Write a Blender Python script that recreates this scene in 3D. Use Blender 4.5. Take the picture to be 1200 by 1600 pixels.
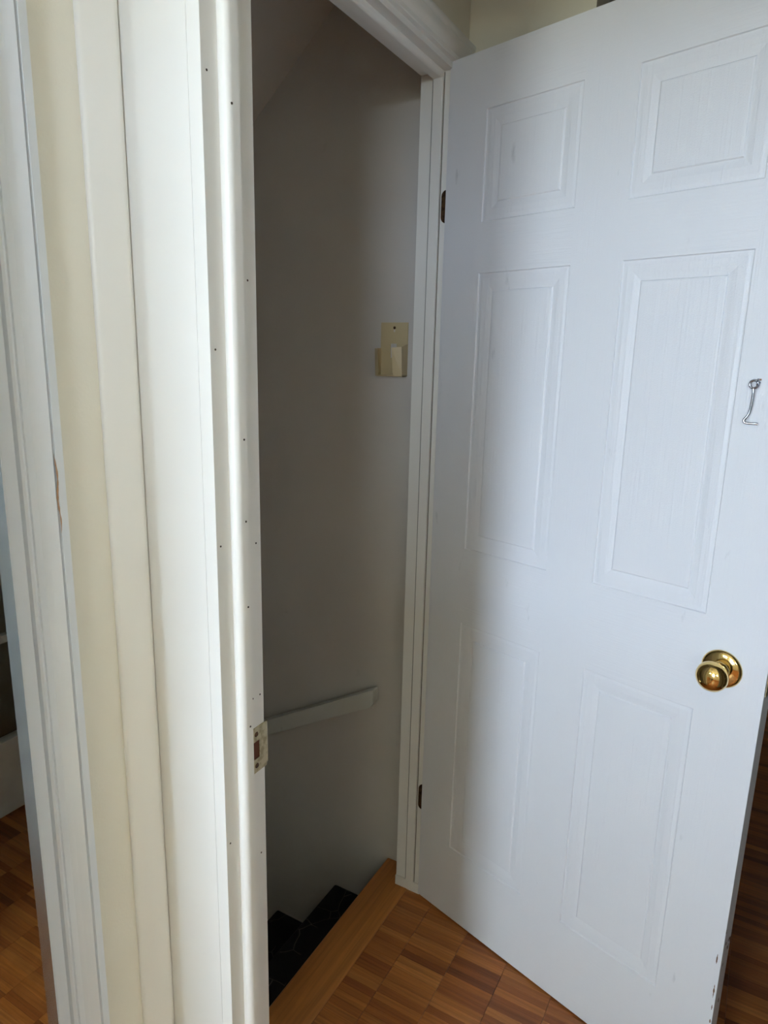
import bpy, bmesh, math, random
from mathutils import Vector, Matrix

# ------------------------------------------------------------------ clear
for o in list(bpy.data.objects):
    bpy.data.objects.remove(o, do_unlink=True)
scene = bpy.context.scene
COL = scene.collection
random.seed(7)

# ------------------------------------------------------------------ camera
cd = bpy.data.cameras.new('camera')
cam = bpy.data.objects.new('camera', cd)
COL.objects.link(cam)
right = Vector((0.86960249, 0.49322377, 0.02284344))
down = Vector((0.12852739, -0.18145151, -0.97496464))
fwd = Vector((-0.47673076, 0.85076769, -0.22118345))
M = Matrix((right, -down, -fwd)).transposed().to_4x4()
M.translation = Vector((0, 0, 1.393))
cam.matrix_world = M
cd.sensor_fit = 'VERTICAL'
cd.sensor_height = 36.0
cd.lens = 36.0 * 1058.47 / 1600.0
cd.clip_start = 0.02
scene.camera = cam

# ------------------------------------------------------------------ world: overcast sky over dull ground
SKY = 16.0
w = bpy.data.worlds.new('overcast')
scene.world = w
w.use_nodes = True
nt = w.node_tree
nt.nodes.clear()
tc = nt.nodes.new('ShaderNodeTexCoord')
sx = nt.nodes.new('ShaderNodeSeparateXYZ')
rp = nt.nodes.new('ShaderNodeValToRGB')
bg = nt.nodes.new('ShaderNodeBackground')
wo = nt.nodes.new('ShaderNodeOutputWorld')
mp = nt.nodes.new('ShaderNodeMapRange')
mp.inputs[1].default_value = -1
mp.inputs[2].default_value = 1
rp.color_ramp.elements[0].position = 0.495
rp.color_ramp.elements[0].color = (0.20, 0.21, 0.17, 1)
rp.color_ramp.elements[1].position = 0.505
rp.color_ramp.elements[1].color = (0.675, 0.855, 1.13, 1)
nt.links.new(tc.outputs['Generated'], sx.inputs[0])
nt.links.new(sx.outputs['Z'], mp.inputs[0])
nt.links.new(mp.outputs[0], rp.inputs[0])
nt.links.new(rp.outputs[0], bg.inputs['Color'])
bg.inputs['Strength'].default_value = SKY
nt.links.new(bg.outputs[0], wo.inputs[0])

# window opening of the room behind the camera (daylight comes in here)
WIN = dict(x0=-1.02, x1=-0.41, z0=0.90, z1=2.10, y=-2.70)
FILL_WIN = dict(x0=0.40, x1=1.10, z0=1.60, z1=2.10, y=-2.70)     # unseen second window in the same wall, added for fill light
def portal(sx_, sz_, loc, rot):
    pl = bpy.data.lights.new('window_portal', 'AREA')
    pl.shape = 'RECTANGLE'
    pl.size = sx_
    pl.size_y = sz_
    pl.cycles.is_portal = True
    po = bpy.data.objects.new('window_portal', pl)
    COL.objects.link(po)
    po.location = loc
    po.rotation_euler = rot
portal(WIN['x1'] - WIN['x0'], WIN['z1'] - WIN['z0'], ((WIN['x0'] + WIN['x1']) / 2, WIN['y'] - 0.02, (WIN['z0'] + WIN['z1']) / 2), (math.radians(90), 0, 0))
portal(FILL_WIN['x1'] - FILL_WIN['x0'], FILL_WIN['z1'] - FILL_WIN['z0'], ((FILL_WIN['x0'] + FILL_WIN['x1']) / 2, FILL_WIN['y'] - 0.02, (FILL_WIN['z0'] + FILL_WIN['z1']) / 2), (math.radians(90), 0, 0))

vs = scene.view_settings
vs.view_transform = 'Standard'
vs.look = 'None'
vs.gamma = 1
vs.use_curve_mapping = False
vs.exposure = 2.22

# ------------------------------------------------------------------ materials
def new_mat(name):
    m = bpy.data.materials.new(name)
    m.use_nodes = True
    n = m.node_tree
    b = n.nodes['Principled BSDF']
    return m, n, b

def node(n, t, **kw):
    x = n.nodes.new(t)
    for k, v in kw.items():
        setattr(x, k, v)
    return x

def paint(name, col, rough=0.45, var=0.03, bump=0.05, scale=220.0, stretch=(1, 1, 1), dirt=0.0):
    m, n, b = new_mat(name)
    tcn = node(n, 'ShaderNodeTexCoord')
    mpn = node(n, 'ShaderNodeMapping')
    mpn.inputs['Scale'].default_value = stretch
    n.links.new(tcn.outputs['Object'], mpn.inputs[0])
    big = node(n, 'ShaderNodeTexNoise')
    big.inputs['Scale'].default_value = 2.5
    big.inputs['Detail'].default_value = 4
    n.links.new(tcn.outputs['Object'], big.inputs['Vector'])
    r = node(n, 'ShaderNodeValToRGB')
    r.color_ramp.elements[0].position = 0.3
    r.color_ramp.elements[1].position = 0.7
    r.color_ramp.elements[0].color = tuple(c * (1 - var) for c in col) + (1,)
    r.color_ramp.elements[1].color = tuple(min(1, c * (1 + var)) for c in col) + (1,)
    n.links.new(big.outputs[0], r.inputs[0])
    out = r.outputs[0]
    if dirt > 0:
        d = node(n, 'ShaderNodeTexNoise')
        d.inputs['Scale'].default_value = 23
        d.inputs['Detail'].default_value = 6
        n.links.new(tcn.outputs['Object'], d.inputs['Vector'])
        dr = node(n, 'ShaderNodeValToRGB')
        dr.color_ramp.elements[0].position = 0.68
        dr.color_ramp.elements[0].color = (0, 0, 0, 1)
        dr.color_ramp.elements[1].position = 0.76
        dr.color_ramp.elements[1].color = (dirt, dirt, dirt, 1)
        n.links.new(d.outputs[0], dr.inputs[0])
        mx = node(n, 'ShaderNodeMixRGB')
        mx.inputs[2].default_value = tuple(c * 0.55 for c in col) + (1,)
        n.links.new(dr.outputs[0], mx.inputs[0])
        n.links.new(out, mx.inputs[1])
        out = mx.outputs[0]
    n.links.new(out, b.inputs['Base Color'])
    b.inputs['Roughness'].default_value = rough
    ns = node(n, 'ShaderNodeTexNoise')
    ns.inputs['Scale'].default_value = scale
    ns.inputs['Detail'].default_value = 2
    n.links.new(mpn.outputs[0], ns.inputs['Vector'])
    bp = node(n, 'ShaderNodeBump')
    bp.inputs['Strength'].default_value = bump
    bp.inputs['Distance'].default_value = 0.002
    n.links.new(ns.outputs[0], bp.inputs['Height'])
    n.links.new(bp.outputs[0], b.inputs['Normal'])
    return m

def grain_paint(name, col, stretch, strength, wear=False):
    """white moulded-door skin: embossed wood grain along one axis, chipped paint at the latch edge"""
    m, n, b = new_mat(name)
    tcn = node(n, 'ShaderNodeTexCoord')
    mpn = node(n, 'ShaderNodeMapping')
    mpn.inputs['Scale'].default_value = stretch
    n.links.new(tcn.outputs['Object'], mpn.inputs[0])
    ns = node(n, 'ShaderNodeTexNoise')
    ns.inputs['Scale'].default_value = 1.0
    ns.inputs['Detail'].default_value = 3
    ns.inputs['Distortion'].default_value = 0.4
    n.links.new(mpn.outputs[0], ns.inputs['Vector'])
    fine = node(n, 'ShaderNodeTexNoise')
    fine.inputs['Scale'].default_value = 500
    n.links.new(tcn.outputs['Object'], fine.inputs['Vector'])
    ad = node(n, 'ShaderNodeMath', operation='MULTIPLY_ADD')
    ad.inputs[1].default_value = 0.35
    n.links.new(fine.outputs[0], ad.inputs[0])
    n.links.new(ns.outputs[0], ad.inputs[2])
    bp = node(n, 'ShaderNodeBump')
    bp.inputs['Strength'].default_value = strength
    bp.inputs['Distance'].default_value = 0.0015
    n.links.new(ad.outputs[0], bp.inputs['Height'])
    n.links.new(bp.outputs[0], b.inputs['Normal'])
    # scuffs
    sm = node(n, 'ShaderNodeMapping')
    sm.inputs['Scale'].default_value = (30, 30, 9)
    sm.inputs['Rotation'].default_value = (0, 0.6, 0)
    gp = node(n, 'ShaderNodeNewGeometry')
    n.links.new(gp.outputs['Position'], sm.inputs[0])
    sn = node(n, 'ShaderNodeTexNoise')
    sn.inputs['Scale'].default_value = 1.0
    sn.inputs['Detail'].default_value = 5
    n.links.new(sm.outputs[0], sn.inputs['Vector'])
    sr = node(n, 'ShaderNodeValToRGB')
    sr.color_ramp.elements[0].position = 0.70
    sr.color_ramp.elements[0].color = tuple(col) + (1,)
    sr.color_ramp.elements[1].position = 0.80
    sr.color_ramp.elements[1].color = tuple(c * 0.72 for c in col) + (1,)
    n.links.new(sn.outputs[0], sr.inputs[0])
    out = sr.outputs[0]
    if wear:
        sep = node(n, 'ShaderNodeSeparateXYZ')
        n.links.new(tcn.outputs['Object'], sep.inputs[0])
        gx = node(n, 'ShaderNodeMapRange')
        gx.inputs[1].default_value = 0.716
        gx.inputs[2].default_value = 0.732
        n.links.new(sep.outputs['X'], gx.inputs[0])
        gz = node(n, 'ShaderNodeMapRange')
        gz.inputs[1].default_value = 0.52
        gz.inputs[2].default_value = 0.40
        n.links.new(sep.outputs['Z'], gz.inputs[0])
        wm = node(n, 'ShaderNodeMapping')
        wm.inputs['Scale'].default_value = (160, 60, 28)
        n.links.new(tcn.outputs['Object'], wm.inputs[0])
        wn = node(n, 'ShaderNodeTexNoise')
        wn.inputs['Scale'].default_value = 1
        wn.inputs['Detail'].default_value = 3
        n.links.new(wm.outputs[0], wn.inputs['Vector'])
        m1 = node(n, 'ShaderNodeMath', operation='MULTIPLY')
        n.links.new(gx.outputs[0], m1.inputs[0])
        n.links.new(gz.outputs[0], m1.inputs[1])
        m2 = node(n, 'ShaderNodeMath', operation='MULTIPLY')
        n.links.new(m1.outputs[0], m2.inputs[0])
        n.links.new(wn.outputs[0], m2.inputs[1])
        m3 = node(n, 'ShaderNodeMath', operation='GREATER_THAN')
        m3.inputs[1].default_value = 0.62
        n.links.new(m2.outputs[0], m3.inputs[0])
        mx = node(n, 'ShaderNodeMixRGB')
        mx.inputs[2].default_value = (0.12, 0.055, 0.025, 1)
        n.links.new(m3.outputs[0], mx.inputs[0])
        n.links.new(out, mx.inputs[1])
        out = mx.outputs[0]
    n.links.new(out, b.inputs['Base Color'])
    b.inputs['Roughness'].default_value = 0.42
    return m

def wood(name, cols, rnd, axis, rough=0.35, gscale=1.0):
    """oiled wood: grain along axis; rnd = 'object' or 'attr' picks the shade of each piece"""
    m, n, b = new_mat(name)
    tcn = node(n, 'ShaderNodeTexCoord')
    geo = node(n, 'ShaderNodeNewGeometry')
    mpn = node(n, 'ShaderNodeMapping')
    sc = [170 * gscale] * 3
    sc['xyz'.index(axis)] = 6 * gscale
    mpn.inputs['Scale'].default_value = sc
    n.links.new(geo.outputs['Position'], mpn.inputs[0])
    ns = node(n, 'ShaderNodeTexNoise')
    ns.inputs['Scale'].default_value = 1
    ns.inputs['Detail'].default_value = 4
    ns.inputs['Distortion'].default_value = 0.6
    n.links.new(mpn.outputs[0], ns.inputs['Vector'])
    if rnd == 'object':
        oi = node(n, 'ShaderNodeObjectInfo')
        rv = oi.outputs['Random']
    elif rnd == 'attr':
        at = node(n, 'ShaderNodeAttribute')
        at.attribute_name = 'shade'
        rv = at.outputs['Fac']
    else:
        big = node(n, 'ShaderNodeTexNoise')
        big.inputs['Scale'].default_value = 3
        n.links.new(geo.outputs['Position'], big.inputs['Vector'])
        rv = big.outputs[0]
    cr = node(n, 'ShaderNodeValToRGB')
    el = cr.color_ramp.elements
    el[0].position = 0.0
    el[0].color = cols[0] + (1,)
    el[1].position = 1.0
    el[1].color = cols[-1] + (1,)
    for i, c in enumerate(cols[1:-1]):
        e = el.new((i + 1) / (len(cols) - 1))
        e.color = c + (1,)
    n.links.new(rv, cr.inputs[0])
    gr = node(n, 'ShaderNodeMapRange')
    gr.inputs[1].default_value = 0.3
    gr.inputs[2].default_value = 0.7
    gr.inputs[3].default_value = 0.74
    gr.inputs[4].default_value = 1.16
    n.links.new(ns.outputs[0], gr.inputs[0])
    mx = node(n, 'ShaderNodeVectorMath', operation='SCALE')
    n.links.new(cr.outputs[0], mx.inputs[0])
    n.links.new(gr.outputs[0], mx.inputs['Scale'])
    n.links.new(mx.outputs[0], b.inputs['Base Color'])
    b.inputs['Roughness'].default_value = rough
    bp = node(n, 'ShaderNodeBump')
    bp.inputs['Strength'].default_value = 0.12
    bp.inputs['Distance'].default_value = 0.001
    n.links.new(ns.outputs[0], bp.inputs['Height'])
    n.links.new(bp.outputs[0], b.inputs['Normal'])
    return m

def metal(name, col, rough=0.12, tarnish=None):
    m, n, b = new_mat(name)
    b.inputs['Metallic'].default_value = 1.0
    b.inputs['Roughness'].default_value = rough
    b.inputs['Base Color'].default_value = col + (1,)
    tcn = node(n, 'ShaderNodeTexCoord')
    ns = node(n, 'ShaderNodeTexNoise')
    ns.inputs['Scale'].default_value = 120 if tarnish else 40
    ns.inputs['Detail'].default_value = 5
    n.links.new(tcn.outputs['Object'], ns.inputs['Vector'])
    cr = node(n, 'ShaderNodeValToRGB')
    cr.color_ramp.elements[0].position = 0.45
    cr.color_ramp.elements[0].color = col + (1,)
    cr.color_ramp.elements[1].position = 0.62
    cr.color_ramp.elements[1].color = (tarnish if tarnish else tuple(c * 0.93 for c in col)) + (1,)
    n.links.new(ns.outputs[0], cr.inputs[0])
    n.links.new(cr.outputs[0], b.inputs['Base Color'])
    return m

def carpet(name):
    m, n, b = new_mat(name)
    geo = node(n, 'ShaderNodeNewGeometry')
    ds = node(n, 'ShaderNodeTexNoise')
    ds.inputs['Scale'].default_value = 6
    n.links.new(geo.outputs['Position'], ds.inputs['Vector'])
    ad = node(n, 'ShaderNodeMixRGB')
    ad.inputs[0].default_value = 0.10
    n.links.new(geo.outputs['Position'], ad.inputs[1])
    n.links.new(ds.outputs[1], ad.inputs[2])
    vo = node(n, 'ShaderNodeTexVoronoi', feature='DISTANCE_TO_EDGE')
    vo.inputs['Scale'].default_value = 13
    n.links.new(ad.outputs[0], vo.inputs['Vector'])
    brk = node(n, 'ShaderNodeTexNoise')
    brk.inputs['Scale'].default_value = 11
    n.links.new(geo.outputs['Position'], brk.inputs['Vector'])
    ln = node(n, 'ShaderNodeMath', operation='LESS_THAN')
    ln.inputs[1].default_value = 0.009
    n.links.new(vo.outputs['Distance'], ln.inputs[0])
    bk = node(n, 'ShaderNodeMath', operation='GREATER_THAN')
    bk.inputs[1].default_value = 0.44
    n.links.new(brk.outputs[0], bk.inputs[0])
    mu = node(n, 'ShaderNodeMath', operation='MULTIPLY')
    n.links.new(ln.outputs[0], mu.inputs[0])
    n.links.new(bk.outputs[0], mu.inputs[1])
    mx = node(n, 'ShaderNodeMixRGB')
    mx.inputs[1].default_value = (0.012, 0.011, 0.012, 1)
    mx.inputs[2].default_value = (0.10, 0.088, 0.078, 1)
    n.links.new(mu.outputs[0], mx.inputs[0])
    n.links.new(mx.outputs[0], b.inputs['Base Color'])
    b.inputs['Roughness'].default_value = 1.0
    fz = node(n, 'ShaderNodeTexNoise')
    fz.inputs['Scale'].default_value = 600
    n.links.new(geo.outputs['Position'], fz.inputs['Vector'])
    bp = node(n, 'ShaderNodeBump')
    bp.inputs['Strength'].default_value = 0.7
    bp.inputs['Distance'].default_value = 0.004
    n.links.new(fz.outputs[0], bp.inputs['Height'])
    n.links.new(bp.outputs[0], b.inputs['Normal'])
    return m

def glass_mat(name):
    m, n, b = new_mat(name)
    b.inputs['Base Color'].default_value = (0.93, 0.97, 0.95, 1)
    b.inputs['Roughness'].default_value = 0.02
    b.inputs['Transmission Weight'].default_value = 1.0
    ns = node(n, 'ShaderNodeTexNoise')
    ns.inputs['Scale'].default_value = 4
    bp = node(n, 'ShaderNodeBump')
    bp.inputs['Strength'].default_value = 0.01
    n.links.new(ns.outputs[0], bp.inputs['Height'])
    n.links.new(bp.outputs[0], b.inputs['Normal'])
    return m

MT = {
    'trim': paint('white_gloss_trim', (0.88, 0.86, 0.805), 0.38, 0.02, 0.06, 130, (1, 1, 0.15)),
    'casing': paint('cool_white_trim', (0.82, 0.845, 0.875), 0.36, 0.02, 0.08, 120, (1, 1, 0.1)),
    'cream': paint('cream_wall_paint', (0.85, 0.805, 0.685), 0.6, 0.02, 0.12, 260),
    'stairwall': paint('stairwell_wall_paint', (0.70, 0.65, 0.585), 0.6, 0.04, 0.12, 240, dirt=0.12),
    'roomwall': paint('room_wall_paint', (0.88, 0.86, 0.80), 0.6, 0.02, 0.1, 240),
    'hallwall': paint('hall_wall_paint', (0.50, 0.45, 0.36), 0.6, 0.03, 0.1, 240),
    'ceil': paint('ceiling_paint', (0.90, 0.89, 0.87), 0.7, 0.02, 0.1, 160),
    'gap': paint('crack_and_step_shade', (0.22, 0.19, 0.15), 0.9, 0.2, 0.2, 60),  # colour of the cracked seam, also of one painted step shadow
    'shade_pale': paint('painted_step_shade', (0.36, 0.34, 0.30), 0.8, 0.2, 0.2, 60),  # shadow at the edge of the stop, put into the colour
    'dark': paint('bare_shadow_gap', (0.05, 0.035, 0.025), 0.9, 0.1, 0.1, 90),
    'rawwood': paint('bare_chipped_wood', (0.42, 0.25, 0.15), 0.8, 0.2, 0.2, 200),
    'chip': paint('dark_chipped_wood', (0.16, 0.085, 0.045), 0.8, 0.2, 0.2, 200),
    'door_v': grain_paint('white_door_upright_grain', (0.82, 0.825, 0.84), (260, 260, 9), 0.4, wear=True),
    'door_h': grain_paint('white_door_level_grain', (0.82, 0.825, 0.84), (9, 260, 260), 0.4),
    'panel': grain_paint('white_door_panel_grain', (0.82, 0.825, 0.84), (190, 190, 5), 0.65),
    'ivory': paint('ivory_plastic', (0.66, 0.53, 0.30), 0.4, 0.03, 0.02, 90),
    'rail': paint('old_white_rail_paint', (0.68, 0.67, 0.60), 0.45, 0.05, 0.15, 60, dirt=0.5),
    'brass': metal('polished_brass', (0.83, 0.60, 0.24), 0.09),
    'oldbrass': metal('worn_brass', (0.60, 0.50, 0.30), 0.35, (0.42, 0.33, 0.18)),
    'bronze': metal('brown_hinge_metal', (0.16, 0.09, 0.045), 0.45, (0.09, 0.05, 0.03)),
    'chrome': metal('zinc_steel', (0.40, 0.42, 0.46), 0.22),
    'silver': metal('mirror_silver', (0.80, 0.83, 0.81), 0.0),
    'glassedge': metal('bevelled_mirror_edge', (0.62, 0.69, 0.68), 0.25),
    'rust': paint('rusty_hole', (0.14, 0.045, 0.02), 0.9, 0.2, 0.3, 120),
    'glass': glass_mat('door_glass'),
    'finger': wood('parquet_finger_wood', [(0.21, 0.058, 0.013), (0.42, 0.132, 0.028), (0.52, 0.182, 0.040), (0.31, 0.088, 0.020), (0.60, 0.228, 0.054)], 'object', 'x'),
    'fingers': wood('parquet_field_wood', [(0.21, 0.058, 0.013), (0.42, 0.132, 0.028), (0.52, 0.182, 0.040), (0.31, 0.088, 0.020), (0.60, 0.228, 0.054)], 'attr', 'x'),
    'plank': wood('threshold_oak', [(0.45, 0.155, 0.030), (0.57, 0.215, 0.048)], 'noise', 'y', gscale=0.55),
    'subfloor': paint('dark_subfloor', (0.10, 0.05, 0.025), 0.8, 0.1, 0.1, 60),
    'carpet': carpet('black_carpet'),
}

# ------------------------------------------------------------------ helpers
def link(name, me, mat, parent=None):
    o = bpy.data.objects.new(name, me)
    COL.objects.link(o)
    if mat is not None:
        for mm in (mat if isinstance(mat, (list, tuple)) else [mat]):
            me.materials.append(mm)
    if parent is not None:
        o.parent = parent
    return o

def tag(o, label=None, cat=None, group=None, kind=None):
    if label: o['label'] = label
    if cat: o['category'] = cat
    if group: o['group'] = group
    if kind: o['kind'] = kind
    return o

def empty(name, loc, rotz=0.0):
    o = bpy.data.objects.new(name, None)
    COL.objects.link(o)
    o.location = loc
    o.rotation_euler = (0, 0, rotz)
    o.empty_display_size = 0.05
    return o

def finish(bm, name, mat, parent=None, bevel=0.0, smooth=False, off=None):
    """bm in the parent's frame, or in world axes shifted by off (the parent's base point)"""
    bmesh.ops.remove_doubles(bm, verts=bm.verts, dist=1e-6)
    if bevel > 0:
        bmesh.ops.bevel(bm, geom=list(bm.edges), offset=bevel, segments=2, profile=0.7, affect='EDGES', clamp_overlap=True)
    bmesh.ops.recalc_face_normals(bm, faces=bm.faces)
    if off is not None:
        bmesh.ops.translate(bm, verts=bm.verts, vec=-Vector(off))
    me = bpy.data.meshes.new(name)
    bm.to_mesh(me)
    bm.free()
    if smooth:
        for p in me.polygons:
            p.use_smooth = True
        try:
            me.set_sharp_from_angle(angle=math.radians(40))
        except Exception:
            pass
    return link(name, me, mat, parent)

def add_box(bm, x0, x1, y0, y1, z0, z1):
    v = [bm.verts.new(p) for p in ((x0, y0, z0), (x1, y0, z0), (x1, y1, z0), (x0, y1, z0),
                                   (x0, y0, z1), (x1, y0, z1), (x1, y1, z1), (x0, y1, z1))]
    for f in ((0, 3, 2, 1), (4, 5, 6, 7), (0, 1, 5, 4), (1, 2, 6, 5), (2, 3, 7, 6), (3, 0, 4, 7)):
        bm.faces.new([v[i] for i in f])

def box(name, r, mat, parent=None, bevel=0.0, off=None):
    bm = bmesh.new()
    add_box(bm, *r)
    return finish(bm, name, mat, parent, bevel, off=off)

def boxes(name, rs, mat, parent=None, off=None):
    bm = bmesh.new()
    for i, r in enumerate(rs):
        add_box(bm, *r)
    bmesh.ops.recalc_face_normals(bm, faces=bm.faces)
    if off is not None:
        bmesh.ops.translate(bm, verts=bm.verts, vec=-Vector(off))
    me = bpy.data.meshes.new(name)
    bm.to_mesh(me)
    bm.free()
    return link(name, me, mat, parent)

def add_prism(bm, poly, a0, a1, axis='z'):
    """poly extruded along axis; poly points are the two other coordinates in xyz order"""
    def P(p, a):
        return {'z': (p[0], p[1], a), 'y': (p[0], a, p[1]), 'x': (a, p[0], p[1])}[axis]
    lo = [bm.verts.new(P(p, a0)) for p in poly]
    hi = [bm.verts.new(P(p, a1)) for p in poly]
    n = len(poly)
    bm.faces.new(lo[::-1])
    bm.faces.new(hi)
    for i in range(n):
        bm.faces.new((lo[i], lo[(i + 1) % n], hi[(i + 1) % n], hi[i]))

def prism(name, poly, a0, a1, mat, axis='z', parent=None, smooth=False, off=None):
    bm = bmesh.new()
    add_prism(bm, poly, a0, a1, axis)
    return finish(bm, name, mat, parent, smooth=smooth, off=off)

def add_lathe(bm, prof, seg=40):
    """profile (r, h) turned about local -Y: point = (r cos, -h, r sin)"""
    rings = []
    for r, h in prof:
        if r < 1e-6:
            rings.append([bm.verts.new((0, -h, 0))])
        else:
            rings.append([bm.verts.new((r * math.cos(2 * math.pi * k / seg), -h, r * math.sin(2 * math.pi * k / seg))) for k in range(seg)])
    for a, b in zip(rings, rings[1:]):
        for k in range(seg):
            k2 = (k + 1) % seg
            if len(a) == 1 and len(b) == 1:
                continue
            if len(a) == 1:
                bm.faces.new((a[0], b[k], b[k2]))
            elif len(b) == 1:
                bm.faces.new((a[k], a[k2], b[0]))
            else:
                bm.faces.new((a[k], a[k2], b[k2], b[k]))

def lathe(name, prof, mat, parent, loc, seg=40, rotz=0.0, rot=None):
    bm = bmesh.new()
    add_lathe(bm, prof, seg)
    o = finish(bm, name, mat, parent, smooth=True)
    o.location = loc
    o.rotation_euler = rot if rot else (0, 0, rotz)
    return o

def add_tube(bm, pts, r, seg=12):
    pts = [Vector(p) for p in pts]
    rings = []
    nrm = None
    for i, p in enumerate(pts):
        t = (pts[min(i + 1, len(pts) - 1)] - pts[max(i - 1, 0)]).normalized()
        if nrm is None:
            nrm = t.orthogonal().normalized()
        nrm = (nrm - t * nrm.dot(t)).normalized()
        bn = t.cross(nrm)
        rings.append([bm.verts.new(p + nrm * r * math.cos(2 * math.pi * k / seg) + bn * r * math.sin(2 * math.pi * k / seg)) for k in range(seg)])
    for a, b in zip(rings, rings[1:]):
        for k in range(seg):
            bm.faces.new((a[k], a[(k + 1) % seg], b[(k + 1) % seg], b[k]))
    bm.faces.new(rings[0][::-1])
    bm.faces.new(rings[-1])

def S(o, label, cat):
    return tag(o, label, cat, kind='structure')

CEIL = 2.42
# ------------------------------------------------------------------ floor: mosaic parquet of short fingers
floor = boxes('floor', [(-0.786, 0.80, 0.45, 3.05, -0.06, -0.0075), (-1.75, 1.70, -2.75, 0.45, -0.06, -0.0075)], MT['subfloor'])
S(floor, 'brown mosaic parquet floor of short wooden fingers', 'floor')
FL, FW = 0.115, 0.0186
def finger_mesh():
    bm = bmesh.new()
    hx, hy = FL / 2 - 0.0003, FW / 2 - 0.0002
    add_box(bm, -hx, hx, -hy, hy, -0.0075, 0.0)
    top = [e for e in bm.edges if all(v.co.z > -0.001 for v in e.verts)]
    bmesh.ops.bevel(bm, geom=top, offset=0.0005, segments=1, affect='EDGES')
    me = bpy.data.meshes.new('parquet_finger')
    bm.to_mesh(me)
    bm.free()
    me.materials.append(MT['finger'])
    return me
spots = []
x = -0.605
col = 0
while x < 1.70:
    yoff = 0.0 if col % 2 else 0.0062
    y = -2.74 + yoff
    while y < 3.04:
        cx, cy = x + FL / 2, y + FW / 2
        if (cy < 0.44) or (-0.64 < cx < 0.62):
            spots.append((cx, cy))
        y += FW
    x += FL
    col += 1
def showing(p):
    cx, cy = p
    # in front of the open door and right of the stair frame: distance from the middle of that patch
    return math.hypot((cx + 0.33) / 1.35, (cy - 1.10))
spots.sort(key=showing)
near, far = spots[:270], spots[270:]
fm = finger_mesh()
for k, (cx, cy) in enumerate(near):
    o = bpy.data.objects.new('parquet_finger', fm)
    COL.objects.link(o)
    o.parent = floor
    o.location = (cx, cy, random.uniform(-0.0003, 0.0001))
# cut column against the threshold board
cm = bpy.data.meshes.new('parquet_finger')
bm = bmesh.new()
add_box(bm, -0.0398, 0.0398, -FW / 2 + 0.0002, FW / 2 - 0.0002, -0.0075, 0)
bm.to_mesh(cm)
bm.free()
cm.materials.append(MT['finger'])
y = 0.90
n_cut = 0
while y < 1.45:
    o = bpy.data.objects.new('parquet_finger', cm)
    COL.objects.link(o)
    o.parent = floor
    o.location = (-0.6452, y, random.uniform(-0.0003, 0.0001))
    y += FW
    n_cut += 1
bm = bmesh.new()
lay = bm.verts.layers.float.new('shade')
for cx, cy in far:
    n0 = len(bm.verts)
    add_box(bm, cx - FL / 2 + 0.0003, cx + FL / 2 - 0.0003, cy - FW / 2 + 0.0002, cy + FW / 2 - 0.0002, -0.0075, 0.0)
    bm.verts.ensure_lookup_table()
    s = random.random()
    for v in bm.verts[n0:]:
        v[lay] = s
me = bpy.data.meshes.new('parquet_field')
bm.to_mesh(me)
bm.free()
tag(link('parquet_field', me, MT['fingers'], floor), kind='stuff')

# threshold board with rounded nosing over the stairs
thr = [(-0.7870, -0.022), (-0.7895, -0.018), (-0.7905, -0.011), (-0.7895, -0.004), (-0.7865, 0.0005), (-0.782, 0.0015), (-0.688, 0.0015), (-0.6858, 0.0005), (-0.6858, -0.022)]
t = prism('trim_5', thr, 0.65, 1.474, MT['plank'], 'y', smooth=True)
S(t, 'oak threshold board with rounded nosing above the black stairs', 'threshold')

# ------------------------------------------------------------------ shell: walls and ceilings
S(boxes('ceiling', [(-1.85, 1.8, -2.8, 3.15, CEIL, CEIL + 0.1)], MT['ceil']), 'plain white ceiling over room and hall', 'ceiling')
# left wall beside the camera (mirror and its casing hang here)
S(box('wall_left', (-0.75, -0.65, -0.50, 0.55, 0, CEIL), MT['cream']), 'cream wall strip between moulded casing and white door frame', 'wall')
# wall of the doorway the camera looks through
S(boxes('wall_front', [(-0.75, -0.545, 0.563, 0.626, 0, CEIL), (0.262, 1.75, 0.563, 0.626, 0, CEIL), (-0.545, 0.262, 0.563, 0.626, 2.082, CEIL)], MT['cream']),
  'cream wall around the doorway to the hall', 'wall')
# wall with the stair doorway
S(boxes('wall_stair_door', [(-0.721, -0.649, 0.627, 1.476, 1.990, CEIL), (-0.721, -0.649, 1.424, 1.476, 0, 1.990), (-0.721, -0.649, 0.627, 0.643, 0, 1.990)], MT['cream']),
  'cream wall over the stair doorway', 'wall')
# stairwell side wall with the rail, and the short end wall of the hall in the same plane
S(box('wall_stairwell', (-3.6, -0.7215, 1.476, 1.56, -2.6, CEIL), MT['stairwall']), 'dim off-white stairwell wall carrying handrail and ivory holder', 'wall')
S(box('wall_end', (-0.7215, -0.388, 1.477, 1.56, 0, CEIL), MT['cream']), 'short cream end wall seen above the open door', 'wall')
S(box('wall_passage', (-0.47, -0.388, 1.56, 3.05, 0, CEIL), MT['roomwall']), 'wall of the dark passage behind the open door', 'wall')
S(box('wall_far', (-0.47, 0.75, 3.05, 3.15, 0, CEIL), MT['roomwall']), 'far wall of the dark passage', 'wall')
S(boxes('wall_hall_right', [(0.66, 0.75, 0.627, 0.86, 0, CEIL), (0.66, 0.75, 1.66, 3.05, 0, CEIL), (0.66, 0.75, 0.86, 1.66, 2.02, CEIL), (0.75, 0.80, 0.80, 1.72, 0, 2.1)], MT['hallwall']),
  'hall wall facing the stair doorway, with a glazed door', 'wall')
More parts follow.
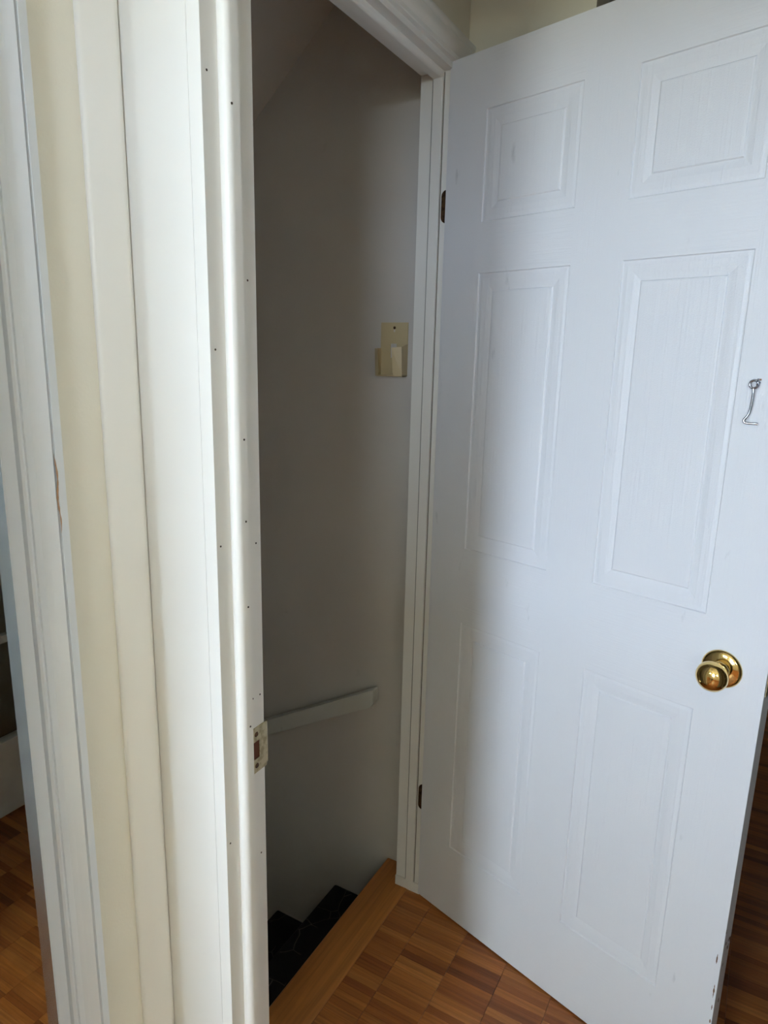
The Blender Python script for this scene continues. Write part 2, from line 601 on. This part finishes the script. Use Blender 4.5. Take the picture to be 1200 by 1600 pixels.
# stairwell enclosure
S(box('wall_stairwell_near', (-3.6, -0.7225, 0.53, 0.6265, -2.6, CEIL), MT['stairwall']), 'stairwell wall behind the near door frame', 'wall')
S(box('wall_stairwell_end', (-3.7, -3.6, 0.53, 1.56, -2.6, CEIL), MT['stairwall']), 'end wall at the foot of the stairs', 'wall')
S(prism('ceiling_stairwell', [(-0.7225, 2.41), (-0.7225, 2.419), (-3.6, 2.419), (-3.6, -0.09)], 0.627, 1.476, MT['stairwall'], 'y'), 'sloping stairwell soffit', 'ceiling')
# room behind the camera
S(box('wall_closet', (-1.75, -0.75, -0.50, -0.40, 0, CEIL), MT['roomwall']), 'room wall beside the closet', 'wall')
S(box('wall_room_left', (-1.85, -1.75, -2.75, -0.40, 0, CEIL), MT['roomwall']), 'left wall of the room behind the camera', 'wall')
S(box('wall_room_right', (1.70, 1.80, -2.75, 0.563, 0, CEIL), MT['roomwall']), 'right wall of the room behind the camera', 'wall')
W, V = WIN, FILL_WIN
S(boxes('wall_back', [(-1.85, W['x0'], -2.80, -2.70, 0, CEIL), (W['x1'], V['x0'], -2.80, -2.70, 0, CEIL), (V['x1'], 1.80, -2.80, -2.70, 0, CEIL),
                      (W['x0'], W['x1'], -2.80, -2.70, 0, W['z0']), (W['x0'], W['x1'], -2.80, -2.70, W['z1'], CEIL),
                      (V['x0'], V['x1'], -2.80, -2.70, 0, V['z0']), (V['x0'], V['x1'], -2.80, -2.70, V['z1'], CEIL)], MT['roomwall']),
  'window wall of the room behind the camera', 'wall')
for k, q in enumerate((W, V)):  # the second of the two is an added fill window
    win = S(empty('window_%d' % (k + 1), ((q['x0'] + q['x1']) / 2, -2.75, q['z0'])), ('white framed window behind the camera, near the mirror wall', 'unseen white framed window near the right wall, added for fill light')[k], 'window')
    wl = win.location
    for xa in (q['x0'], q['x1'] - .04):
        box('window_jamb', (xa, xa + .04, -2.78, -2.73, q['z0'] + .04, q['z1'] - .04), MT['trim'], win, 0.003, off=wl)
    for za in (q['z0'], q['z1'] - .04):
        box('window_rail', (q['x0'], q['x1'], -2.78, -2.73, za, za + .04), MT['trim'], win, 0.003, off=wl)
# unseen overhang added outside to dim the top and bottom of the door
S(prism('added_overhang', [(-5.3, 2.18), (-2.80, 2.42), (-2.80, 2.50), (-5.3, 2.26)], -3.5, 3.5, MT['ceil'], 'x'), 'unseen overhang outside the back window, added to block light', 'light_blocker')

# ------------------------------------------------------------------ near door frame (doorway the camera looks through)
A = S(empty('trim_1', (-0.58, 0.59, 0)), 'white painted door frame with empty strike plate and nail holes', 'door frame')
ao = A.location
def stop_profile(x, y0, y1, s):
    """rounded door stop standing on jamb face x towards s, from y0 (rounded) to y1"""
    d = 0.0125
    pts = [(x, y0)]
    for k in range(7):
        a = math.radians(90 * k / 6)
        pts.append((x + s * (d - 0.0075 + 0.0075 * math.sin(a)), y0 + 0.0075 * (1 - math.cos(a)) if k else y0 + 0.0))
    pts.append((x + s * d, y1 - 0.001))
    pts.append((x + s * (d - 0.001), y1))
    pts.append((x, y1))
    return pts
box('jamb', (-0.5415, -0.524, 0.5505, 0.6270, 0, 2.08), MT['trim'], A, 0.0008, off=ao)
box('jamb', (0.244, 0.2615, 0.5505, 0.6270, 0, 2.08), MT['trim'], A, 0.0012, off=ao)
box('head_jamb', (-0.524, 0.244, 0.5505, 0.6270, 2.0625, 2.08), MT['trim'], A, 0.0012, off=ao)
prism('door_stop', stop_profile(-0.524, 0.5740, 0.5925, 1), 0, 2.0625, MT['trim'], 'z', A, True, off=ao)
prism('door_stop', stop_profile(0.244, 0.5740, 0.5925, -1), 0, 2.0625, MT['trim'], 'z', A, True, off=ao)
box('casing_board', (-0.6385, -0.5418, 0.5506, 0.5625, 0, 2.15), MT['trim'], A, 0.0006, off=ao)
box('casing_board', (0.2623, 0.345, 0.5508, 0.5625, 0, 2.15), MT['trim'], A, 0.0012, off=ao)
box('head_casing', (-0.5420, 0.2620, 0.5508, 0.5625, 2.0805, 2.15), MT['trim'], A, 0.0012, off=ao)
# strike plate: notched plate, rolled lip towards the hall
sp = bmesh.new()
z0, z1 = 0.862, 0.926
zc = (z0 + z1) / 2
xs = -0.5239
for (ya, yb, za, zb) in ((0.596, 0.6300, z0, zc - 0.0125), (0.596, 0.6300, zc + 0.0125, z1), (0.596, 0.6015, zc - 0.0125, zc + 0.0125), (0.6155, 0.6300, zc - 0.0125, zc + 0.0125)):
    add_box(sp, xs, xs + 0.0014, ya, yb, za, zb)
strike = finish(sp, 'strike_plate', MT['oldbrass'], A, off=ao)
strike['label'] = 'worn brass strike plate with rusty latch hole'
lip = []
for k in range(6):
    a = math.radians(75 * k / 5)
    lip.append((xs + 0.0014 - 0.006 * (1 - math.cos(a)), 0.630 + 0.006 * math.sin(a)))
lip += [(p[0] - 0.0014, p[1]) for p in reversed(lip)]
l = prism('strike_lip', lip, z0 + 0.004, z1 - 0.002, MT['oldbrass'], 'z', strike, True, off=ao)
box('latch_hole', (xs - 0.0012, xs + 0.0003, 0.6015, 0.6155, zc - 0.0125, zc + 0.0125), MT['rust'], strike, off=ao)
for zz in (z0 + 0.0095, z1 - 0.0095):
    s = lathe('screw', [(0.0, 0.0009), (0.0026, 0.0009), (0.0036, 0.0), (0.0036, -0.001)], MT['bronze'], strike, (xs + 0.0014 - ao.x, 0.6100 - ao.y, zz), 14, math.radians(90))
# nail holes in the jamb and stop (y, z, on stop?)
for (yy, zz, st) in ((0.5583, 1.665, 0), (0.5795, 1.64, 1), (0.6125, 1.474, 0), (0.5583, 1.398, 0), (0.5865, 1.30, 1), (0.5865, 1.205, 1), (0.5570, 1.18, 0), (0.618, 1.17, 0), (0.5870, 1.10, 1), (0.606, 0.968, 0), (0.620, 0.968, 0), (0.5860, 0.943, 1), (0.5575, 0.79, 0), (0.6165, 0.735, 0)):
    lathe('nail_hole', [(0.0, 0.0001), (0.0011, 0.0003), (0.0014, -0.0005)], MT['dark'], A, ((-0.5112 if st else -0.5239) - ao.x, yy - ao.y, zz), 8, math.radians(90))

# ------------------------------------------------------------------ corner moulding between the left wall and the frame
cmp_ = [(-0.6499, 0.508), (-0.6470, 0.5075), (-0.6448, 0.5085), (-0.6430, 0.5110), (-0.6325, 0.5420), (-0.6322, 0.5460), (-0.6350, 0.5500), (-0.6499, 0.5502)]
c = prism('trim_2', cmp_, 0, CEIL - 0.002, MT['trim'], 'z', smooth=True)
S(c, 'narrow white corner moulding beside the cracked seam of the frame board', 'moulding')
g = box('trim_6', (-0.6499, -0.6390, 0.5503, 0.5620, 0, CEIL - 0.002), MT['gap'])
S(g, 'dark cracked seam between corner moulding and frame board', 'gap')

# ------------------------------------------------------------------ moulded casing on the left wall
cas = [(-0.6499, 0.3340), (-0.6499, 0.4490), (-0.6385, 0.4490), (-0.6370, 0.4478), (-0.6340, 0.4372), (-0.6375, 0.4362), (-0.6375, 0.4350), (-0.6335, 0.4335), (-0.6365, 0.4230), (-0.6380, 0.4160),
       (-0.6368, 0.4080), (-0.6385, 0.4068), (-0.6345, 0.4040), (-0.6325, 0.4010), (-0.6335, 0.3982), (-0.6385, 0.3970), (-0.6385, 0.3950), (-0.6330, 0.3930), (-0.6320, 0.3800), (-0.6340, 0.3600), (-0.6400, 0.3340)]
c = prism('trim_3', cas, 0, 2.10, MT['casing'], 'z')
S(c, 'moulded white casing with grooves and a bare wood scrape beside the mirror', 'casing')
bm = bmesh.new()
prev = None
random.seed(3)
N = 22
for k in range(N + 1):
    z = 1.205 + 0.085 * k / N
    wdt = 0.0028 * math.sin(math.pi * (k / N)) ** 0.6 * (0.35 + 0.65 * random.random()) + 0.0002
    yc = 0.4362 + 0.0010 * math.sin(k * 0.5)
    a = bm.verts.new((-0.63385, yc - wdt / 2, z))
    b = bm.verts.new((-0.63385, yc + wdt / 2, z))
    if prev:
        bm.faces.new((prev[0], prev[1], b, a))
    prev = (a, b)
ch = finish(bm, 'wood_scrape', MT['rawwood'], c)
ch['label'] = 'bare brown wood where paint is scraped off'

# ------------------------------------------------------------------ closet door behind the mirror, mirror
d3 = box('door_3', (-0.6499, -0.6420, -0.36, 0.3335, 0.01, 2.03), MT['casing'], bevel=0.001)
S(d3, 'white closet door behind the tall mirror', 'door')
mir = tag(empty('mirror', (-0.625, 0.06, 0.06)), 'tall frameless mirror with a narrow grey edge, reflecting wooden floor', 'mirror')
mo = mir.location
MX = -0.6110
my0, my1, mz0, mz1 = -0.24, 0.3665, 0.06, 1.80
box('backing', (-0.6415, MX - 0.0060, my0 + 0.012, my1 - 0.012, mz0 + 0.012, mz1 - 0.012), MT['rawwood'], mir, off=mo)
bm = bmesh.new()
B = 0.0125
add_box(bm, MX - 0.0055, MX - 0.0022, my0, my1, mz0, mz1)
finish(bm, 'glass_edge', MT['glassedge'], mir, off=mo)
bm = bmesh.new()
ring = lambda x, i: [bm.verts.new(p) for p in ((x, my0 + i, mz0 + i), (x, my1 - i, mz0 + i), (x, my1 - i, mz1 - i), (x, my0 + i, mz1 - i))]
r0, r1 = ring(MX - 0.0021, 0), ring(MX, B)
for k in range(4):
    bm.faces.new((r0[k], r0[(k + 1) % 4], r1[(k + 1) % 4], r1[k]))
finish(bm, 'bevel', MT['glassedge'], mir, off=mo)
bm = bmesh.new()
bm.faces.new(ring(MX, B))
gl = finish(bm, 'mirror_glass', MT['silver'], mir, off=mo)

# ------------------------------------------------------------------ stair door frame
Bf = S(empty('trim_4', (-0.685, 1.413, 0)), 'white stair door frame with stepped jambs and moulded head casing', 'door frame')
bo = Bf.location
box('jamb', (-0.722, -0.648, 1.403, 1.4235, 0.0, 1.9875), MT['trim'], Bf, 0.0012, off=bo)
box('jamb', (-0.722, -0.648, 0.6435, 0.664, 0.0, 1.9875), MT['trim'], Bf, 0.0012, off=bo)
box('head_jamb', (-0.722, -0.648, 0.664, 1.403, 1.968, 1.9875), MT['trim'], Bf, 0.0012, off=bo)
# stops: rounded towards the hall on head, square on the hinge jamb, its step shadows painted as strips
box('door_stop', (-0.6905, -0.668, 1.3970, 1.4028, 0.030, 1.9565), MT['trim'], Bf, 0.0015, off=bo)
box('door_stop', (-0.6925, -0.668, 0.6642, 0.6755, 0.030, 1.9565), MT['trim'], Bf, 0.0015, off=bo)
hp = [(-0.6925, 1.9679), (-0.6925, 1.9570), (-0.6910, 1.9555), (-0.6760, 1.9555)]
for k in range(1, 7):
    a = math.radians(90 * k / 6)
    hp.append((-0.6760 + 0.008 * math.sin(a), 1.9555 + 0.008 * (1 - math.cos(a))))
hp.append((-0.668, 1.9679))
prism('head_stop', hp, 0.664, 1.403, MT['trim'], 'y', Bf, True, off=bo)
box('step_shade', (-0.6940, -0.6930, 1.4015, 1.40325, 0.03, 1.955), MT['shade_pale'], Bf, off=bo)  # thin strip painting the step shadow on the stair side of the stop
box('step_shade', (-0.6676, -0.6664, 1.4015, 1.40325, 0.03, 1.966), MT['gap'], Bf, off=bo)  # darker strip painting the step shadow on the rebate side
# plain plinth strip at the foot of the hinge jamb
box('plinth', (-0.7222, -0.650, 1.3985, 1.4028, 0.0, 0.029), MT['trim'], Bf, 0.001, off=bo)
# hall-side casing with two grooves
hc = [(-0.6479, 1.9800), (-0.6390, 1.9800), (-0.6375, 1.9815), (-0.6375, 1.9885), (-0.6395, 1.9905), (-0.6370, 1.9930), (-0.6345, 1.9990), (-0.6335, 2.0080), (-0.6335, 2.0165), (-0.6365, 2.0190), (-0.6335, 2.0220), (-0.6325, 2.0300), (-0.6335, 2.0325), (-0.6479, 2.0325)]
prism('head_casing', hc, 0.629, 1.4755, MT['trim'], 'y', Bf, True, off=bo)
jc = [(p[0], 1.4150 + (p[1] - 1.9800)) for p in hc]
prism('side_casing', jc, 0.0, 1.9798, MT['trim'], 'z', Bf, True, off=bo)
box('side_casing', (-0.6479, -0.6370, 0.630, 0.655, 0, 1.9798), MT['trim'], Bf, 0.0015, off=bo)

# ------------------------------------------------------------------ the open six-panel door
TH = math.radians(-16.22)
HX, HY = -0.652, 1.397
DW, DT = 0.732, 0.035
ZB, ZT = 0.005, 1.980
door = S(empty('door_1', (HX, HY, 0), TH), 'white six-panel door standing open with brass knob and small steel hook', 'door')
us = [0, 0.098, 0.310, 0.412, 0.626, DW]
zs = [ZB, 0.205, 0.803, 0.980, 1.568, 1.666, 1.874, ZT]
bm = bmesh.new()
for side in (0, 1):
    yy = 0.0 if side == 0 else DT
    for i in range(5):
        for j in range(7):
            if i in (1, 3) and j in (1, 3, 5):
                continue
            v = [bm.verts.new(p) for p in ((us[i], yy, zs[j]), (us[i + 1], yy, zs[j]), (us[i + 1], yy, zs[j + 1]), (us[i], yy, zs[j + 1]))]
            f = bm.faces.new(v if side == 0 else v[::-1])
            f.material_index = 1 if i in (1, 3) else 0
# edges of the slab
for j in range(7):
    for uu in (0, DW):
        v = [bm.verts.new(p) for p in ((uu, 0, zs[j]), (uu, DT, zs[j]), (uu, DT, zs[j + 1]), (uu, 0, zs[j + 1]))]
        bm.faces.new(v if uu else v[::-1])
for i in range(5):
    for zz in (ZB, ZT):
        v = [bm.verts.new(p) for p in ((us[i], 0, zz), (us[i + 1], 0, zz), (us[i + 1], DT, zz), (us[i], DT, zz))]
        f = bm.faces.new(v[::-1] if zz == ZB else v)
bmesh.ops.remove_doubles(bm, verts=bm.verts, dist=1e-6)
me = bpy.data.meshes.new('slab')
bm.to_mesh(me)
bm.free()
slab = link('slab', me, [MT['door_v'], MT['door_h']], door)
LV = [(0.0, 0.0), (0.0016, 0.0022), (0.0036, 0.0024), (0.010, 0.0018), (0.022, 0.0022), (0.0330, 0.0040), (0.0350, 0.0042), (0.0368, 0.0024), (0.0385, 0.0020)]
def panel(u0, u1, za, zb, back):
    bm = bmesh.new()
    def ringp(ins, dep):
        y = dep if not back else -dep
        a, b = (u1 - u0) / 2 - ins, (zb - za) / 2 - ins
        return [bm.verts.new(p) for p in ((-a, y, -b), (a, y, -b), (a, y, b), (-a, y, b))]
    rs = [ringp(*l) for l in LV]
    for a, b in zip(rs, rs[1:]):
        for k in range(4):
            f = (a[k], a[(k + 1) % 4], b[(k + 1) % 4], b[k])
            bm.faces.new(f if not back else f[::-1])
    f = rs[-1] if not back else rs[-1][::-1]
    bm.faces.new(f)
    me = bpy.data.meshes.new('panel')
    bm.to_mesh(me)
    bm.free()
    o = link('panel', me, MT['panel'], door)
    o.location = ((u0 + u1) / 2, DT if back else 0.0, (za + zb) / 2)
for back in (False, True):
    for i in (1, 3):
        for j in (1, 3, 5):
            panel(us[i], us[i + 1], zs[j], zs[j + 1], back)
# knob set: rose, neck and ball on both faces
rose_p = [(0.0325, 0.0), (0.0332, 0.0015), (0.0325, 0.0035), (0.0300, 0.0055), (0.0270, 0.0068), (0.0200, 0.0080), (0.0150, 0.0095), (0.0, 0.0095)]
neck_p = [(0.0150, 0.0090), (0.0160, 0.0110), (0.0150, 0.0135), (0.0120, 0.0160), (0.0108, 0.0220), (0.0120, 0.0275), (0.0160, 0.0305)]
ball_p = [(0.0, 0.0290), (0.0140, 0.0295), (0.0205, 0.0325), (0.0245, 0.0375), (0.0258, 0.0430), (0.0250, 0.0485), (0.0225, 0.0535), (0.0185, 0.0570), (0.0130, 0.0597), (0.0070, 0.0612), (0.0, 0.0616)]
for (yy, rz) in ((0.0, 0.0), (DT, math.pi)):
    kn = lathe('knob', ball_p, MT['brass'], door, (0.663, yy, 0.893), 56, rz)
    kn['label'] = 'polished round brass knob'
    lathe('rose', rose_p, MT['brass'], kn, (0, 0, 0), 56)
    lathe('neck', neck_p, MT['brass'], kn, (0, 0, 0), 40)
lp = box('latch_plate', (DW - 0.0003, DW + 0.0012, 0.006, 0.029, 0.865, 0.922), MT['oldbrass'], door, 0.0003)
box('latch_bolt', (DW + 0.0012, DW + 0.009, 0.012, 0.023, 0.884, 0.902), MT['oldbrass'], lp, 0.001)
# hinges: rounded leaf on the jamb, knuckle at the pivot behind the door
for za, zb in ((1.676, 1.742), (0.256, 0.328)):
    bm = bmesh.new()
    r = 0.012
    x0, x1 = -0.6635, -0.6490
    pts = [(x1, za), (x1, zb)]
    for k in range(5):
        a = math.radians(90 + 90 * k / 4)
        pts.append((x0 + r + r * math.cos(a), zb - r + r * math.sin(a)))
    for k in range(5):
        a = math.radians(180 + 90 * k / 4)
        pts.append((x0 + r + r * math.cos(a), za + r + r * math.sin(a)))
    add_prism(bm, pts, 1.4008, 1.4031, 'y')
    # from world into the door's own frame
    mw = (Matrix.Translation((HX, HY, 0)) @ Matrix.Rotation(TH, 4, 'Z')).inverted()
    bmesh.ops.transform(bm, matrix=mw, verts=bm.verts)
    hl = finish(bm, 'hinge', MT['bronze'], door)
    hl['label'] = 'brown hinge leaf with rounded corners'
    bm = bmesh.new()
    add_tube(bm, [(-0.006, DT + 0.003, za), (-0.006, DT + 0.003, zb)], 0.0055, 14)
    finish(bm, 'knuckle', MT['bronze'], hl, smooth=True)
# steel hook hanging from its screw eye
ex, ez = 0.655, 1.366
def arc(cx, cy, cz, r, a0, a1, n, plane='xz'):
    out = []
    for k in range(n + 1):
        a = math.radians(a0 + (a1 - a0) * k / n)
        out.append((cx + r * math.cos(a), cy, cz + r * math.sin(a)))
    return out
loop = arc(ex - 0.0018, -0.0080, ez + 0.0010, 0.0060, 250, -95, 34)
stem = [(ex - 0.0016, -0.0080, ez - 0.007), (ex - 0.0012, -0.0078, ez - 0.013), (ex - 0.0016, -0.0072, ez - 0.026), (ex - 0.0026, -0.0068, ez - 0.038), (ex - 0.0040, -0.0068, ez - 0.045),
        (ex - 0.0062, -0.0078, ez - 0.0495), (ex - 0.0083, -0.0092, ez - 0.0525), (ex - 0.0092, -0.0098, ez - 0.0555), (ex - 0.0080, -0.0096, ez - 0.0580), (ex - 0.0050, -0.0088, ez - 0.0588), (ex + 0.002, -0.0075, ez - 0.0590), (ex + 0.0105, -0.0058, ez - 0.0592)]
bm = bmesh.new()
add_tube(bm, loop + stem, 0.0019, 12)
hook = finish(bm, 'hook', MT['chrome'], door, smooth=True)
hook['label'] = 'bent steel wire hook'
bm = bmesh.new()
eye = []
for k in range(25):
    a = math.radians(20 + 330 * k / 24)
    eye.append((ex + 0.003 + 0.0008 * math.cos(a), -0.0062 - 0.0052 * math.cos(a), ez + 0.0035 + 0.0052 * math.sin(a)))
add_tube(bm, eye, 0.0015, 10)
add_tube(bm, [(ex + 0.0034, -0.0020, ez + 0.0035), (ex + 0.0034, 0.004, ez + 0.0035)], 0.0016, 10)
ey = finish(bm, 'screw_eye', MT['chrome'], hook, smooth=True)
bm = bmesh.new()
add_box(bm, ex - 0.0008, ex + 0.0055, -0.00035, 0.0004, ez + 0.0068, ez + 0.0095)
finish(bm, 'paint_chip', MT['rawwood'], door, 0.0002)
# brown chips along the latch edge
random.seed(11)
for (zz, hh, uu) in ((0.335, 0.022, 0.7245), (0.262, 0.030, 0.7275), (0.236, 0.012, 0.7285), (0.206, 0.010, 0.729), (0.150, 0.006, 0.7295)):
    bm = bmesh.new()
    prev = None
    for k in range(9):
        wd = 0.0011 * math.sin(math.pi * k / 8) * (0.5 + random.random()) + 0.0001
        a = bm.verts.new((uu - wd, -0.00025, zz + hh * k / 8))
        b = bm.verts.new((uu + wd, -0.00025, zz + hh * k / 8))
        if prev:
            bm.faces.new((prev[0], prev[1], b, a))
        prev = (a, b)
    finish(bm, 'paint_chip', MT['chip'], door)

# ------------------------------------------------------------------ glazed hall door (seen in the mirror)
g2 = S(empty('door_2', (0.655, 1.26, 0)), 'white glazed hall door seen in the tall mirror', 'door')
go = g2.location
def gbox(nm, y0, y1, z0, z1, m=None, x0=0.640, x1=0.675, bv=0.003):
    return box(nm, (x0, x1, y0, y1, z0, z1), m or MT['trim'], g2, bv, off=go)
gbox('stile', 0.885, 0.985, 0.012, 2.0)
gbox('stile', 1.535, 1.635, 0.012, 2.0)
gbox('bottom_rail', 0.985, 1.535, 0.012, 0.25)
gbox('top_rail', 0.985, 1.535, 1.88, 2.0)
gbox('muntin', 1.247, 1.273, 0.25, 1.88, x0=0.645, x1=0.670)
for zz in (0.565, 0.895, 1.225, 1.555):
    gbox('muntin', 0.985, 1.247, zz - 0.012, zz + 0.012, x0=0.645, x1=0.670)
    gbox('muntin', 1.273, 1.535, zz - 0.012, zz + 0.012, x0=0.645, x1=0.670)
zl = [0.25, 0.565, 0.895, 1.225, 1.555, 1.88]
for a, b in zip(zl, zl[1:]):
    for (ya, yb) in ((0.985, 1.247), (1.273, 1.535)):
        gbox('pane', ya, yb, a + 0.011, b - 0.011, MT['glass'], 0.655, 0.660, 0.0)

# ------------------------------------------------------------------ stairs
st = tag(empty('staircase', (-0.79, 1.05, -2.6)), 'black carpeted stairs going down beside the dim wall', 'stairs')
so = st.location
ty = (0.6275, 1.4755)
box('riser', (-0.800, -0.786, ty[0], ty[1], -0.20, -0.022), MT['carpet'], st, off=so)
nx = [-0.972 - 0.224 * k for k in range(12)]
zt = [-0.172 - 0.2 * k for k in range(12)]
prevx = -0.786
for k in range(12):
    R_ = 0.012
    pts = [(prevx, zt[k]), (nx[k] + R_, zt[k])]
    for q in range(1, 7):
        a = math.radians(90 + 180 * q / 6)
        pts.append((nx[k] + R_ + R_ * math.cos(a), zt[k] - R_ + R_ * math.sin(a)))
    pts += [(prevx, zt[k] - 2 * R_)]
    prism('tread', pts, ty[0], ty[1], MT['carpet'], 'y', st, True, off=so)
    box('riser', (nx[k] + 0.010, nx[k] + 0.026, ty[0], ty[1], zt[k] - 0.2, zt[k] - 2 * R_), MT['carpet'], st, off=so)
    prevx = nx[k] + 0.026

# ------------------------------------------------------------------ handrail
hr = tag(empty('handrail', (-1.20, 1.475, 0.30)), 'worn off-white wooden handrail sloping down the stairwell wall', 'handrail')
ho = hr.location
bm = bmesh.new()
sl = 0.548
def hz(x, base):   # rail edge height at x
    return base + sl * (x + 0.828)
xe, xf = -0.828, -2.3
prof = [(xe, hz(xe, 0.522)), (xe - 0.004, hz(xe - 0.004, 0.527)), (xe - 0.014, hz(xe - 0.014, 0.527)), (xf, hz(xf, 0.527)), (xf, hz(xf, 0.477)), (xe - 0.010, hz(xe - 0.010, 0.477)), (xe, hz(xe, 0.486))]
add_prism(bm, prof, 1.441, 1.4705, 'y')
finish(bm, 'rail', MT['rail'], hr, 0.007, off=ho)
for xb in (-1.02, -1.9):
    bm = bmesh.new()
    add_box(bm, xb - 0.02, xb + 0.02, 1.4700, 1.4762, hz(xb, 0.480), hz(xb, 0.515))
    finish(bm, 'bracket_block', MT['rail'], hr, 0.002, off=ho)

# ------------------------------------------------------------------ ivory plastic holder on the stairwell wall
kh = tag(empty('wall_holder', (-0.806, 1.476, 1.354)), 'ivory plastic wall holder with open clip sides screwed beside the door frame', 'holder')
ko = kh.location
x0, x1, z0, z1 = -0.845, -0.772, 1.352, 1.477
bm = bmesh.new()
yb, yf = 1.4765, 1.4725
sx0, sx1, sz0, sz1 = -0.818, -0.801, 1.395, 1.428
for r in ((x0, x1, yf, yb, sz1, z1), (x0, x1, yf, yb, z0, sz0), (x0, sx0, yf, yb, sz0, sz1), (sx1, x1, yf, yb, sz0, sz1)):
    add_box(bm, *r)
finish(bm, 'back_plate', MT['ivory'], kh, off=ko)
box('slot', (sx0, sx1, 1.4752, 1.4762, sz0, sz1), MT['stairwall'], kh, off=ko)
def clip(sgn, xb, xlip, depth, ztop_back, ztop, name):
    """side wing standing forward of the plate with an inward front lip, tapering to the bottom"""
    bm = bmesh.new()
    th = 0.0022
    zb = z0
    y1, y2 = 1.4730, 1.4730 - depth
    # wing
    vs_ = []
    for (xx, yy, zz) in ((xb, y1, zb), (xb, y2 + 0.004, zb), (xb, y2 - 0.001, ztop), (xb, y1, ztop_back)):
        vs_.append((xx, yy, zz))
    a = [bm.verts.new(v) for v in vs_]
    b = [bm.verts.new((v[0] - sgn * th, v[1], v[2])) for v in vs_]
    bm.faces.new(a)
    bm.faces.new(b[::-1])
    for k in range(4):
        bm.faces.new((a[k], b[k], b[(k + 1) % 4], a[(k + 1) % 4]))
    # lip
    vs_ = [(xb, y2 + 0.004, zb), (xlip + sgn * 0.003, y2 - 0.001, zb), (xlip, y2 - 0.003, zb + 0.010), (xlip, y2 - 0.010, ztop - 0.002), (xb, y2 - 0.001, ztop)]
    a = [bm.verts.new(v) for v in vs_]
    b = [bm.verts.new((v[0], v[1] - th, v[2])) for v in vs_]
    bm.faces.new(a)
    bm.faces.new(b[::-1])
    for k in range(5):
        bm.faces.new((a[k], b[k], b[(k + 1) % 5], a[(k + 1) % 5]))
    finish(bm, name, MT['ivory'], kh, off=ko)
clip(1, x1, x1 - 0.022, 0.026, 1.427, 1.420, 'clip_side')
clip(-1, x0, x0 + 0.013, 0.026, 1.417, 1.416, 'clip_side')
box('bottom_ledge', (x0, x1, 1.4500, 1.4730, z0 - 0.001, z0 + 0.002), MT['ivory'], kh, 0.0005, off=ko)
lathe('screw', [(0.0, 0.0014), (0.0028, 0.0012), (0.0036, 0.0)], MT['bronze'], kh, (-0.808 - ko.x, 1.4725 - ko.y, 1.465 - ko.z), 14)
box('keyhole', (-0.8098, -0.8062, 1.4722, 1.4726, 1.455, 1.461), MT['stairwall'], kh, off=ko)
